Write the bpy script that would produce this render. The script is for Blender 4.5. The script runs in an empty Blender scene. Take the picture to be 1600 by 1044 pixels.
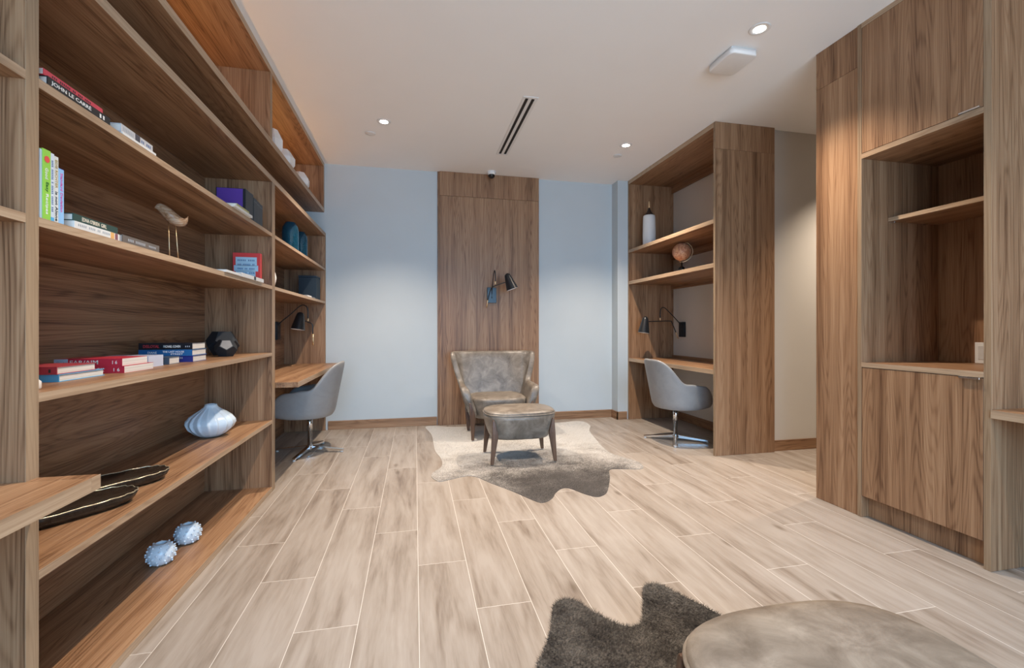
import bpy, bmesh, math, random
from mathutils import Vector, Matrix
random.seed(7)
D = bpy.data; sc = bpy.context.scene; COL = sc.collection
PI = math.pi
# ------------------------------------------------------------------ camera
H = 2.987
cam = D.cameras.new('camera'); co = D.objects.new('camera', cam); COL.objects.link(co)
co.location = (0, 0, 1.145)
co.rotation_euler = (PI/2, 0, -.2143)
cam.sensor_width = 36; cam.lens = 36*698.4/1600
cam.shift_y = (512.4-522)/1600*-1*-1          # small vertical shift
cam.clip_start = .02
sc.camera = co
# ------------------------------------------------------------------ exposure, world
sc.view_settings.view_transform = 'Standard'; sc.view_settings.look = 'None'
sc.view_settings.exposure = -.12; sc.view_settings.gamma = 1; sc.view_settings.use_curve_mapping = False
w = D.worlds.new('world'); sc.world = w; w.use_nodes = True
bg = w.node_tree.nodes['Background']; bg.inputs[0].default_value = (.75, .87, 1, 1); bg.inputs[1].default_value = .6
# ------------------------------------------------------------------ large lights
YF0 = -1.7
def area(name, loc, target, sx, sy, power, col):
    l = D.lights.new(name, 'AREA'); l.shape = 'RECTANGLE'; l.size = sx; l.size_y = sy; l.energy = power; l.color = col
    o = D.objects.new(name, l); COL.objects.link(o); o.location = loc
    o.rotation_euler = (Vector(target)-Vector(loc)).to_track_quat('-Z', 'Y').to_euler(); return o
area('daylight', (.6, -3.4, 2.35), (.8, 3.5, .2), 5.2, 2.4, 500, (.22, .58, 1.0))
area('window_light', (.78, YF0+.05, 1.30), (.78, 3, 1.45), 3.7, 2.2, 10, (.80, .90, 1.0))
area('ceiling_fill', (.8, -3.0, .15), (.9, 2.6, 2.98), 5.0, 2.2, 190, (.97, .96, .95))  # added fill lamp, aimed up to brighten the ceiling and shelf undersides
WARM = (1, .84, .68)
DLK = 7.4
DL = [(-.268, 4.142, 46), (2.081, 4.16, 46), (2.075, 2.365, 31), (.06, 2.02, 46), (.06, .45, 14), (2.07, .57, 17), (4.1, 2.95, 38)]
# ------------------------------------------------------------------ materials
def nd(nt, t, **k):
    n = nt.nodes.new(t)
    for a, b in k.items(): setattr(n, a, b)
    return n
def base(name, rough=.5, metal=0, spec=.5):
    m = D.materials.new(name); m.use_nodes = True; nt = m.node_tree; b = nt.nodes['Principled BSDF']
    b.inputs['Roughness'].default_value = rough; b.inputs['Metallic'].default_value = metal
    b.inputs['Specular IOR Level'].default_value = spec
    return m, nt, b
def plain(name, col, rough=.5, metal=0, var=.06, sc_=30, bump=0, spec=.5):
    m, nt, b = base(name, rough, metal, spec)
    tc = nd(nt, 'ShaderNodeTexCoord'); n = nd(nt, 'ShaderNodeTexNoise'); n.inputs['Scale'].default_value = sc_; n.inputs['Detail'].default_value = 4
    nt.links.new(tc.outputs['Object'], n.inputs['Vector'])
    r = nd(nt, 'ShaderNodeValToRGB'); r.color_ramp.elements[0].position = .3; r.color_ramp.elements[1].position = .7
    r.color_ramp.elements[0].color = (*[c*(1-var) for c in col], 1); r.color_ramp.elements[1].color = (*[min(1, c*(1+var)) for c in col], 1)
    nt.links.new(n.outputs['Fac'], r.inputs['Fac']); nt.links.new(r.outputs['Color'], b.inputs['Base Color'])
    if bump:
        bp = nd(nt, 'ShaderNodeBump'); bp.inputs['Strength'].default_value = bump; bp.inputs['Distance'].default_value = .002
        nt.links.new(n.outputs['Fac'], bp.inputs['Height']); nt.links.new(bp.outputs['Normal'], b.inputs['Normal'])
    return m
def ramp(nt, pts):
    r = nd(nt, 'ShaderNodeValToRGB'); e = r.color_ramp.elements
    while len(e) < len(pts): e.new(.5)
    for q, (p, c) in zip(e, pts): q.position = p; q.color = (*c, 1)
    return r
def math_(nt, op, a, b=None, c=None):
    n = nd(nt, 'ShaderNodeMath', operation=op)
    for i, v in enumerate((a, b, c)):
        if v is None: continue
        if isinstance(v, (int, float)): n.inputs[i].default_value = v
        else: nt.links.new(v, n.inputs[i])
    return n.outputs[0]
def wood(name, axis, dark=(.120, .055, .026), mid=(.285, .153, .079), light=(.41, .245, .137), rough=.42):
    m, nt, b = base(name, rough, 0, .35)
    tc = nd(nt, 'ShaderNodeTexCoord'); oi = nd(nt, 'ShaderNodeObjectInfo')
    off = nd(nt, 'ShaderNodeVectorMath', operation='SCALE'); off.inputs[0].default_value = (13, 17, 11)
    nt.links.new(oi.outputs['Random'], off.inputs['Scale'])
    ad = nd(nt, 'ShaderNodeVectorMath', operation='ADD'); nt.links.new(tc.outputs['Object'], ad.inputs[0]); nt.links.new(off.outputs[0], ad.inputs[1])
    def noise(cross, along, detail, rough_=.55, dist=0):
        mp = nd(nt, 'ShaderNodeMapping'); s = [cross]*3; s['xyz'.index(axis)] = along
        mp.inputs['Scale'].default_value = s; nt.links.new(ad.outputs[0], mp.inputs['Vector'])
        n = nd(nt, 'ShaderNodeTexNoise'); n.inputs['Scale'].default_value = 1; n.inputs['Detail'].default_value = detail
        n.inputs['Roughness'].default_value = rough_; n.inputs['Distortion'].default_value = dist
        nt.links.new(mp.outputs[0], n.inputs['Vector']); return n.outputs['Fac']
    big = noise(7, .36, 2, .5, .18)          # broad bands and cathedral contours
    ring = math_(nt, 'SINE', math_(nt, 'MULTIPLY', big, 190))
    ring = math_(nt, 'POWER', math_(nt, 'MULTIPLY_ADD', ring, .5, .5), 2.5)
    bands = noise(17, .35, 3, .55)
    fine = noise(190, 2.2, 4, .6)
    fine2 = noise(420, 7, 3, .6)
    v = math_(nt, 'MULTIPLY', ring, -.14)
    v = math_(nt, 'MULTIPLY_ADD', bands, .85, v)
    v = math_(nt, 'MULTIPLY_ADD', fine, .75, v)
    v = math_(nt, 'MULTIPLY_ADD', fine2, .25, v)
    v = math_(nt, 'SUBTRACT', v, .355)
    r = ramp(nt, [(.25, dark), (.5, mid), (.78, light)]); nt.links.new(v, r.inputs['Fac'])
    nt.links.new(r.outputs['Color'], b.inputs['Base Color'])
    bp = nd(nt, 'ShaderNodeBump'); bp.inputs['Strength'].default_value = .12; bp.inputs['Distance'].default_value = .001
    nt.links.new(fine, bp.inputs['Height']); nt.links.new(bp.outputs['Normal'], b.inputs['Normal'])
    return m
WX = wood('walnut_grain_x', 'x'); WY = wood('walnut_grain_y', 'y'); WZ = wood('walnut_grain_z', 'z')
EDGE = wood('walnut_edge_band', 'y', (.29, .185, .11), (.42, .29, .185), (.52, .38, .255)); EDGEZ = wood('walnut_edge_band_upright', 'z', (.20, .125, .07), (.30, .20, .12), (.38, .27, .17))
LEGW = wood('dark_walnut_leg', 'z', (.05, .025, .015), (.11, .06, .037), (.17, .10, .062), .35)
def floor_mat():
    m, nt, b = base('wood_look_tile', .38, 0, .4)
    tc = nd(nt, 'ShaderNodeTexCoord'); sp = nd(nt, 'ShaderNodeSeparateXYZ'); nt.links.new(tc.outputs['Object'], sp.inputs[0])
    X, Y = sp.outputs[0], sp.outputs[1]
    M = lambda *a: math_(nt, *a)
    kx = M('DIVIDE', M('SUBTRACT', X, .016), .2305); k = M('FLOOR', kx); fx = M('SUBTRACT', kx, k)
    yy = M('DIVIDE', M('ADD', M('SUBTRACT', Y, 2.20), M('MULTIPLY', k, .3883)), 1.165); j = M('FLOOR', yy); fy = M('SUBTRACT', yy, j)
    dx = M('MULTIPLY', M('MINIMUM', fx, M('SUBTRACT', 1.0, fx)), .2305); dy = M('MULTIPLY', M('MINIMUM', fy, M('SUBTRACT', 1.0, fy)), 1.165)
    grout = M('LESS_THAN', M('MINIMUM', dx, dy), .0012)
    cb = nd(nt, 'ShaderNodeCombineXYZ'); nt.links.new(k, cb.inputs[0]); nt.links.new(j, cb.inputs[1])
    wn = nd(nt, 'ShaderNodeTexWhiteNoise', noise_dimensions='3D'); nt.links.new(cb.outputs[0], wn.inputs['Vector']); R = wn.outputs['Value']
    def noise(sx, sy, detail, dist=0, rr=.55):
        c = nd(nt, 'ShaderNodeCombineXYZ')
        nt.links.new(M('MULTIPLY_ADD', X, sx, M('MULTIPLY', R, 71)), c.inputs[0]); nt.links.new(M('MULTIPLY_ADD', Y, sy, M('MULTIPLY', R, 37)), c.inputs[1])
        n = nd(nt, 'ShaderNodeTexNoise'); n.inputs['Scale'].default_value = 1; n.inputs['Detail'].default_value = detail; n.inputs['Distortion'].default_value = dist; n.inputs['Roughness'].default_value = rr
        nt.links.new(c.outputs[0], n.inputs['Vector']); return n.outputs['Fac']
    big = noise(11, 1.5, 3, .6); mid = noise(34, 3, 4, .8); fine = noise(190, 14, 3)
    v = M('MULTIPLY_ADD', big, .75, M('MULTIPLY_ADD', mid, .35, M('MULTIPLY_ADD', fine, .18, M('MULTIPLY', R, .10))))
    r = ramp(nt, [(.44, (.155, .114, .086)), (.54, (.24, .193, .154)), (.66, (.315, .265, .22)), (.82, (.375, .325, .28))]); nt.links.new(v, r.inputs['Fac'])
    # knots
    c = nd(nt, 'ShaderNodeCombineXYZ'); nt.links.new(M('MULTIPLY_ADD', X, 2.1, M('MULTIPLY', R, 9)), c.inputs[0]); nt.links.new(M('MULTIPLY_ADD', Y, .8, M('MULTIPLY', R, 5)), c.inputs[1])
    vo = nd(nt, 'ShaderNodeTexVoronoi', voronoi_dimensions='2D'); vo.inputs['Scale'].default_value = 1; nt.links.new(c.outputs[0], vo.inputs['Vector'])
    kn = ramp(nt, [(.012, (.6, .55, .5)), (.05, (1, 1, 1))]); nt.links.new(vo.outputs['Distance'], kn.inputs['Fac'])
    mul = nd(nt, 'ShaderNodeMixRGB', blend_type='MULTIPLY'); mul.inputs[0].default_value = 1; nt.links.new(r.outputs[0], mul.inputs[1]); nt.links.new(kn.outputs[0], mul.inputs[2])
    mix = nd(nt, 'ShaderNodeMixRGB'); nt.links.new(grout, mix.inputs[0]); nt.links.new(mul.outputs[0], mix.inputs[1]); mix.inputs[2].default_value = (.66, .61, .55, 1)
    nt.links.new(mix.outputs[0], b.inputs['Base Color'])
    bp = nd(nt, 'ShaderNodeBump'); bp.inputs['Strength'].default_value = .25; bp.inputs['Distance'].default_value = .001; bp.invert = True
    nt.links.new(grout, bp.inputs['Height']); nt.links.new(bp.outputs['Normal'], b.inputs['Normal'])
    rr = M('MULTIPLY_ADD', fine, .25, .28); nt.links.new(rr, b.inputs['Roughness'])
    return m
FLOOR = floor_mat()
PAINT = plain('wall_paint', (.62, .585, .53), .75, var=.015, sc_=3, bump=.05)  # beige carries some of the warm lamplight in its colour
PAINT_DAYLIT = plain('wall_paint_daylit', (.53, .575, .59), .75, var=.015, sc_=3, bump=.05)  # same wall paint, with the blue of the daylight tinted into it
CEIL = plain('ceiling_paint', (.90, .885, .865), .8, var=.01, sc_=2)
def leather(name, c1, c2, c3, rough=.42):
    m, nt, b = base(name, rough, 0, .5)
    tc = nd(nt, 'ShaderNodeTexCoord')
    n = nd(nt, 'ShaderNodeTexNoise'); n.inputs['Scale'].default_value = 9; n.inputs['Detail'].default_value = 8; n.inputs['Roughness'].default_value = .65; n.inputs['Distortion'].default_value = .6
    nt.links.new(tc.outputs['Object'], n.inputs['Vector'])
    r = ramp(nt, [(.3, c1), (.5, c2), (.7, c3)]); nt.links.new(n.outputs['Fac'], r.inputs['Fac']); nt.links.new(r.outputs[0], b.inputs['Base Color']); b.inputs['Coat Weight'].default_value = .12; b.inputs['Coat Roughness'].default_value = .3
    v = nd(nt, 'ShaderNodeTexVoronoi'); v.inputs['Scale'].default_value = 340; nt.links.new(tc.outputs['Object'], v.inputs['Vector'])
    bp = nd(nt, 'ShaderNodeBump'); bp.inputs['Strength'].default_value = .25; bp.inputs['Distance'].default_value = .0008
    nt.links.new(v.outputs['Distance'], bp.inputs['Height']); nt.links.new(bp.outputs['Normal'], b.inputs['Normal'])
    return m
LEATHER = leather('worn_taupe_leather', (.115, .090, .068), (.205, .170, .135), (.32, .275, .225))
GREYL = leather('grey_leatherette', (.27, .262, .255), (.30, .292, .285), (.33, .32, .31), .5)
PIPE = plain('pale_piping', (.40, .35, .29), .5)
CHROME = plain('chrome', (.82, .84, .86), .08, 1, .01)
STEEL = plain('brushed_steel', (.75, .74, .72), .25, 1, .03)
BRASS = plain('brass', (.90, .70, .42), .38, 1, .04)
BLACK = plain('black_metal', (.012, .013, .015), .35, 0, .1)
BLACKP = plain('black_plate', (.012, .016, .022), .3, 0, .1)
WHITE = plain('white_plastic', (.80, .79, .77), .4, 0, .01)
SHADEIN = plain('white_enamel', (.85, .85, .83), .4, 0, .01)
DARKSLOT = plain('dark_slot', (.02, .014, .01), .8)
def emis(name, col, s):
    m = D.materials.new(name); m.use_nodes = True; nt = m.node_tree; nt.nodes.remove(nt.nodes['Principled BSDF'])
    e = nd(nt, 'ShaderNodeEmission'); e.inputs[0].default_value = (*col, 1); e.inputs[1].default_value = s
    nt.links.new(e.outputs[0], nt.nodes['Material Output'].inputs[0]); return m
GLOW = emis('led_glow', (1, .93, .84), 28)
PAGES = None
def pages_mat():
    m, nt, b = base('book_pages', .8)
    tc = nd(nt, 'ShaderNodeTexCoord'); mp = nd(nt, 'ShaderNodeMapping'); mp.inputs['Scale'].default_value = (2, 2, 900)
    n = nd(nt, 'ShaderNodeTexNoise'); n.inputs['Scale'].default_value = 1
    nt.links.new(tc.outputs['Object'], mp.inputs[0]); nt.links.new(mp.outputs[0], n.inputs['Vector'])
    r = ramp(nt, [(.3, (.62, .58, .52)), (.7, (.82, .79, .74))]); nt.links.new(n.outputs['Fac'], r.inputs['Fac']); nt.links.new(r.outputs[0], b.inputs['Base Color'])
    return m
PAGES = pages_mat()
_cc = {}
def cover(col, rough=.35):
    k = (col, rough)
    if k not in _cc: _cc[k] = plain('cover_%02x%02x%02x' % tuple(int(c*255) for c in col), col, rough, 0, .04, 12)
    return _cc[k]
# ------------------------------------------------------------------ mesh helpers
def new_obj(name, me, mat, parent=None):
    o = D.objects.new(name, me); COL.objects.link(o)
    if mat and not me.materials: me.materials.append(mat)
    if parent: o.parent = parent
    return o
def smooth(me, on=True):
    for p in me.polygons: p.use_smooth = on
def box_bm(bm, x0, x1, y0, y1, z0, z1, bev=.001, mi=0):
    r = bmesh.ops.create_cube(bm, size=1); vs = r['verts']
    for v in vs: v.co = Vector(((x0+x1)/2+v.co.x*(x1-x0), (y0+y1)/2+v.co.y*(y1-y0), (z0+z1)/2+v.co.z*(z1-z0)))
    fs = list({f for v in vs for f in v.link_faces})
    for f in fs: f.material_index = mi
    if bev:
        es = list({e for v in vs for e in v.link_edges})
        bmesh.ops.bevel(bm, geom=es, offset=bev, segments=1, profile=.5, affect='EDGES')
def finish(bm, name, mat, parent, sm=False, world=True):
    if world and parent is not None:
        q = parent
        off = Vector((0, 0, 0))
        while q is not None: off += Vector(q.location); q = q.parent
        bmesh.ops.translate(bm, verts=bm.verts, vec=-off)
    bmesh.ops.recalc_face_normals(bm, faces=bm.faces)
    me = D.meshes.new(name); bm.to_mesh(me); bm.free(); smooth(me, sm)
    return new_obj(name, me, mat, parent)
def box(name, mat, parent, x0, x1, y0, y1, z0, z1, bev=.001, world=True):
    bm = bmesh.new(); box_bm(bm, x0, x1, y0, y1, z0, z1, bev); return finish(bm, name, mat, parent, False, world)
def thing(name, label, cat, loc=(0, 0, 0), rz=0, group=None):
    o = D.objects.new(name, None); COL.objects.link(o); o.location = loc; o.rotation_euler = (0, 0, rz); o.empty_display_size = .05
    o['label'] = label; o['category'] = cat
    if group: o['group'] = group
    return o
def tag(o, label, cat, group=None):
    o['label'] = label; o['category'] = cat
    if group: o['group'] = group
    return o
def struct(o): o['kind'] = 'structure'; return o
def sbox(name, mat, *a, bev=0):
    return struct(box(name, mat, None, *a, bev=bev))
def lathe(name, prof, mat, parent, loc=(0, 0, 0), seg=32, sm=True, fn=None, world=False):
    bm = bmesh.new(); rings = []
    for r, z in prof:
        ring = []
        for i in range(seg):
            a = 2*PI*i/seg; rr = r*(fn(a, z) if fn else 1)
            ring.append(bm.verts.new((loc[0]+rr*math.cos(a), loc[1]+rr*math.sin(a), loc[2]+z)))
        rings.append(ring)
    for a, b_ in zip(rings, rings[1:]):
        for i in range(seg): bm.faces.new((a[i], a[(i+1) % seg], b_[(i+1) % seg], b_[i]))
    bm.faces.new(rings[0][::-1]); bm.faces.new(rings[-1])
    o = finish(bm, name, mat, parent, sm, world); return o
def tube_bm(bm, pts, r, seg=10, r_end=None):
    pts = [Vector(p) for p in pts]; rings = []; n = len(pts)
    up = Vector((.13, .21, .97))
    for i, p in enumerate(pts):
        t = (pts[min(i+1, n-1)]-pts[max(i-1, 0)]).normalized()
        a = t.cross(up)
        if a.length < .2: a = t.cross(Vector((1, 0, 0)))
        a.normalize(); b_ = t.cross(a)
        rr = r if r_end is None else r+(r_end-r)*i/(n-1)
        rings.append([bm.verts.new(p+a*rr*math.cos(2*PI*k/seg)+b_*rr*math.sin(2*PI*k/seg)) for k in range(seg)])
    for x, y in zip(rings, rings[1:]):
        for k in range(seg): bm.faces.new((x[k], x[(k+1) % seg], y[(k+1) % seg], y[k]))
    bm.faces.new(rings[0][::-1]); bm.faces.new(rings[-1])
def tube(name, pts, r, mat, parent, seg=10, world=True, r_end=None):
    bm = bmesh.new(); tube_bm(bm, pts, r, seg, r_end); return finish(bm, name, mat, parent, True, world)
def catmull(P, n=6):
    P = [Vector(p) for p in P]; out = []
    for i in range(len(P)-1):
        p0, p1, p2, p3 = P[max(i-1, 0)], P[i], P[i+1], P[min(i+2, len(P)-1)]
        for k in range(n):
            t = k/n
            out.append(.5*((2*p1)+(p2-p0)*t+(2*p0-5*p1+4*p2-p3)*t*t+(3*p1-p0-3*p2+p3)*t**3))
    out.append(P[-1]); return out
def text(name, s, mat, parent, length, height, origin, xdir, ydir, depth=.0002, bold=0.0):
    """lettering s, fitted into length x height, lower left at origin (parent space)"""
    cu = D.curves.new('t', 'FONT'); cu.body = s; cu.extrude = .02; cu.offset = bold; cu.resolution_u = 2
    o = D.objects.new('t', cu); COL.objects.link(o); bpy.context.view_layer.update()
    me = D.meshes.new_from_object(o.evaluated_get(bpy.context.evaluated_depsgraph_get())); D.objects.remove(o); D.curves.remove(cu)
    xs = [v.co.x for v in me.vertices]; ys = [v.co.y for v in me.vertices]; x0, x1, y0, y1 = min(xs), max(xs), min(ys), max(ys)
    X = Vector(xdir); Y = Vector(ydir); Z = X.cross(Y)
    for v in me.vertices:
        v.co = Vector(origin)+X*((v.co.x-x0)/(x1-x0)*length)+Y*((v.co.y-y0)/(y1-y0)*height)+Z*(depth if v.co.z > 0 else -.0002)
    me.name = name; me.materials.clear(); return new_obj(name, me, mat, parent)
TXW = cover((.85, .84, .80)); TXR = cover((.62, .05, .06)); TXP = cover((.72, .12, .42)); TXB = cover((.05, .12, .30)); TXC = cover((.80, .70, .55)); TXG = cover((.03, .13, .03)); TXGR = cover((.40, .42, .45)); TXK = cover((.03, .03, .03))
# ================================================================== SETTING
XBK = -1.410; XR = 3.238; YB = 5.344; YN = 3.545; YF = -1.7; XH = 5.6
def fl():
    bm = bmesh.new(); box_bm(bm, -1.6, XH+.1, YF-.1, YB+.15, -.06, 0, 0)
    return struct(finish(bm, 'floor', FLOOR, None))
fl()
sbox('ceiling', CEIL, -1.6, XH+.1, YF-.1, YB+.15, H, H+.08)
sbox('wall_back', PAINT_DAYLIT, -1.6, XR+.15, YB, YB+.12, 0, H)
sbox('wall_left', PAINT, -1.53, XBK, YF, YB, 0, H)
sbox('wall_pillar', PAINT_DAYLIT, 2.478, XR, 5.177, YB-.001, 0, H)
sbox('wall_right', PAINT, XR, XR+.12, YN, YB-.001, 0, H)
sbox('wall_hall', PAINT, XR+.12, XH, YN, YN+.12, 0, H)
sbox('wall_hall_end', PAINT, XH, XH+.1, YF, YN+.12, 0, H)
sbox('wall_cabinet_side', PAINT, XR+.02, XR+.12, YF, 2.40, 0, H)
# window wall behind the camera
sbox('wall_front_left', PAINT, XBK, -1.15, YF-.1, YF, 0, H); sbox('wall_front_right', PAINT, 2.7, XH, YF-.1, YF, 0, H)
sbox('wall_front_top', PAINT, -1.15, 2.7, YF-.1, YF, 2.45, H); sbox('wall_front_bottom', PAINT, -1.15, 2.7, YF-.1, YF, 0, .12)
wf = bmesh.new()
for a in ((-1.15, 2.7, .12, .17), (-1.15, 2.7, 2.40, 2.45)): box_bm(wf, a[0], a[1], YF-.07, YF-.03, a[2], a[3], 0)
for x in (-1.15, .1, 1.4, 2.65): box_bm(wf, x, x+.05, YF-.07, YF-.03, .17, 2.40, 0)
struct(finish(wf, 'window_1', BLACK, None))
# baseboards
def bb(name, *a): return sbox(name, WX if a[1]-a[0] > a[3]-a[2] else WY, *a, bev=.0015)
bb('baseboard_back_left', -.95, .256, YB-.014, YB, 0, .098); bb('baseboard_back_right', 1.495, 2.478, YB-.014, YB, 0, .098)
bb('baseboard_pillar_side', 2.464, 2.478, 5.163, YB-.014, 0, .098); bb('baseboard_pillar', 2.464, 2.600, 5.163, 5.177, 0, .098)
bb('baseboard_right', XR-.014, XR, YN+.03, 5.13, 0, .098); bb('baseboard_hall', XR+.012, XH, YN-.013, YN, 0, .098)
# ================================================================== WOOD PANEL ON BACK WALL
t = thing('wall_panel', 'tall walnut panel fixed flat to the pale back wall behind the armchair', 'wall panel', (.89, 5.32, 0))
box('main_panel', WZ, t, .286, 1.493, 5.304, YB-.001, 0.001, 2.700); box('top_panel', WZ, t, .286, 1.493, 5.304, YB-.001, 2.7025, H-.001)
box('side_strip', WZ, t, .262, .286, 5.322, YB-.001, 0.001, H-.001, 0)
# ================================================================== LEFT BOOKCASE
XL = -.974; XI = -1.394
def board(name, parent, x0, x1, y0, y1, z0, z1, mat=WY, edge=None):
    o = box(name, mat, parent, x0, x1-.0012, y0, y1, z0, z1, .0005)
    bm = bmesh.new(); box_bm(bm, x1-.0012, x1, y0, y1, z0, z1, 0)
    e = finish(bm, 'edge_band', edge or EDGE, o, False, True)
    return o
bc = thing('bookcase', 'long built-in walnut bookcase with open shelves and two desk bays, on the left wall', 'bookcase', (XL, 2.4, 0))
def upright(y0, y1, z0=0.001, z1=2.166):
    return board('divider', bc, XI, XL, y0, y1, z0, z1, WZ, EDGEZ)
upright(1.384, 1.425); upright(3.410, 3.475); upright(-.50, -.446)
board('end_panel', bc, XI, XL, 5.307, YB-.001, 0.001, 2.166, WZ, EDGEZ)
for y0, y1 in ((-.446, 1.384), (1.425, 3.410), (3.475, 5.307)):
    box('back_panel', WY, bc, XBK+.001, XI, y0, y1, 0.001, 2.166, 0)
    board('shelf', bc, XI, XL, y0, y1, 1.783, 1.807); board('shelf', bc, XI, XL, y0, y1, 1.415, 1.439)
board('shelf', bc, XI, XL, 1.425, 3.410, .948, .972); board('shelf', bc, XI, XL, 1.425, 3.410, .477, .501)
board('shelf', bc, XI, XL, 1.425, 3.410, .001, .033)
board('top_board', bc, XI, XL, -.5, YB-.001, 2.167, 2.205)
dk = thing('desk', 'light walnut desk top in the left foreground beside the bookcase', 'desk', (-1.1, .5, .712))
board('board', dk, XI, -.83, -.44, 1.383, .712, .750)
board('front_lip', dk, XL+.0005, -.83, 1.3835, 1.418, .712, .750)
dk = thing('desk', 'walnut desk top at the far left, behind the grey swivel chair near the back wall', 'desk', (-1.1, 4.4, .712))
board('board', dk, XI, -.83, 3.515, 5.306, .712, .750)
board('front_lip', dk, XL+.0005, -.83, 5.3065, YB-.002, .712, .750)
# wood panel in the gap over the bookcase
struct(box('trim_1', WY, None, XBK+.001, XI-.002, -.5, YB-.001, 2.206, 2.438, 0))
# upper unit
XU = -.990
uu = thing('wall_cabinet', 'open walnut display box running along the top of the left wall under the ceiling', 'wall cabinet', (XU, 2.4, 2.439))
board('bottom_board', uu, XI, XU, -.5, YB-.001, 2.439, 2.480)
board('top_board', uu, XI, XU, -.5, YB-.001, 2.945, H-.001)
board('divider', uu, XI, XU, 3.428, 3.470, 2.4805, 2.9445, WZ, EDGEZ); board('divider', uu, XI, XU, 1.39, 1.43, 2.4805, 2.9445, WZ, EDGEZ); board('divider', uu, XI, XU, -.5, -.46, 2.4805, 2.9445, WZ, EDGEZ)
board('end_panel', uu, XI, XU, 5.300, YB-.001, 2.4805, 2.9445, WZ, EDGEZ)
box('back_panel', WY, uu, XBK+.001, XI-.0005, -.5, YB-.001, 2.439, H-.001, 0)
for i, (y0, y1, lab) in enumerate(((1.45, 3.41, 'warm strip light hidden at the back of the top display box, nearer bay'), (3.49, 5.28, 'warm strip light hidden at the back of the top display box, far bay'))):
    s = box('strip_light', emis('warm_strip_%d' % i, (1, .50, .15), 30), None, XI+.004, XI+.020, y0, y1, 2.4805, 2.4825, 0); tag(s, lab, 'light')
# ================================================================== RIGHT NICHE (bookcase with desk)
XN = 2.616
ni = thing('desk_niche', 'tall walnut desk niche with two shelves standing near the right corner', 'bookcase', (XN, 4.3, 0))
def rboard(name, x0, x1, y0, y1, z0, z1, mat=WY, edge=None, parent=None):
    o = box(name, mat, parent or ni, x0+.0012, x1, y0, y1, z0, z1, .0005)
    bm = bmesh.new(); box_bm(bm, x0, x0+.0012, y0, y1, z0, z1, 0); finish(bm, 'edge_band', edge or EDGE, o, False, True)
    return o
rboard('side_panel', XN, XR-.001, 3.506, 3.532, .001, 2.745, WZ, EDGEZ); rboard('side_panel', XN, XR-.001, 3.506, 3.532, 2.7465, H-.001, WZ, EDGEZ)
rboard('side_panel', XN, XR-.001, 5.152, 5.176, .001, H-.001, WZ, EDGEZ)
rboard('top_board', XN, XR-.001, 3.532, 5.152, H-.045, H-.001)
box('back_rail', WY, ni, XR-.03, XR-.012, 3.532, 5.152, 2.86, H-.045)
rboard('shelf', XN, XR-.03, 3.532, 5.152, 2.083, 2.121); rboard('shelf', XN, XR-.03, 3.532, 5.152, 1.688, 1.727)
box('back_rail', WY, ni, XR-.03, XR-.012, 3.532, 5.152, 2.005, 2.121); box('back_rail', WY, ni, XR-.03, XR-.012, 3.532, 5.152, 1.635, 1.727)
dk = thing('desk', 'light walnut desk top inside the right-hand niche, in front of the swivel chair', 'desk', (2.9, 4.3, .735))
rboard('board', XN, XR-.012, 3.5325, 5.1515, .728, .768, parent=dk)
box('upstand', WY, dk, XR-.026, XR-.012, 3.5325, 5.1515, .7685, .80)
# ================================================================== RIGHT TALL CABINET
XC = 2.639; CB = XR+.018
tc_ = thing('tall_cabinet', 'tall walnut cabinet with a door above and below an open niche, right side', 'cabinet', (XC, 2.0, 0))
box('filler_panel', WZ, tc_, XC+.006, CB, 2.217, 2.509, .001, 2.738); box('filler_panel', WZ, tc_, XC+.006, CB, 2.217, 2.509, 2.7395, H-.001)
rboard('side_panel', XC, CB, 2.191, 2.2165, .001, H-.001, WZ, EDGEZ, tc_)
rboard('side_panel', XC, CB, 1.568, 1.597, .001, H-.001, WZ, EDGEZ, tc_)
Y0, Y1 = 1.597, 2.191
box('back_panel', WZ, tc_, CB-.018, CB, Y0, Y1, .14, H-.03)
rboard('top_board', XC, CB-.018, Y0, Y1, H-.03, H-.001, parent=tc_)
rboard('niche_top', XC, CB-.018, Y0, Y1, 2.167, 2.196, parent=tc_)
rboard('counter', XC-.002, CB-.018, Y0, Y1, .909, .936, parent=tc_)
rboard('bottom_board', XC+.02, CB-.018, Y0, Y1, .136, .155, parent=tc_)
box('toe_kick', WZ, tc_, XC+.052, XC+.07, Y0, Y1, .001, .136)
def door(z0, z1):
    d = box('door', WZ, tc_, XC, XC+.019, Y0+.002, Y1-.002, z0, z1, .0006); return d
du = door(2.199, H-.032); dl_ = door(.132, .906)
bm = bmesh.new(); box_bm(bm, XC-.014, XC+.001, 1.606, 1.690, 2.1955, 2.1985, .0004); box_bm(bm, XC-.014, XC-.011, 1.606, 1.690, 2.1955, 2.205, .0004); finish(bm, 'handle', STEEL, du)
bm = bmesh.new(); box_bm(bm, XC-.014, XC+.001, 1.606, 1.690, .9062, .9085, .0004); box_bm(bm, XC-.014, XC-.011, 1.606, 1.690, .898, .9085, .0004); finish(bm, 'handle', STEEL, dl_)
sh = rboard('shelf', 2.84, CB-.018, Y0+.001, Y1-.001, 1.796, 1.820, parent=tc_)
for x, y in ((2.87, 2.180), (3.12, 2.180)):
    bm = bmesh.new(); box_bm(bm, x-.006, x+.006, y-.010, y+.011, 1.788, 1.7955, .001); finish(bm, 'shelf_clip', STEEL, tc_)
so = thing('wall_socket', 'small white socket plate inside the cabinet niche, above its counter', 'socket', (CB-.02, 1.96, .98))
box('plate', WHITE, so, CB-.026, CB-.0185, 1.915, 1.998, .937, 1.060, .002); box('insert', plain('socket_insert', (.66, .65, .63), .4), so, CB-.028, CB-.026, 1.932, 1.981, .96, 1.04, .001)
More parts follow.
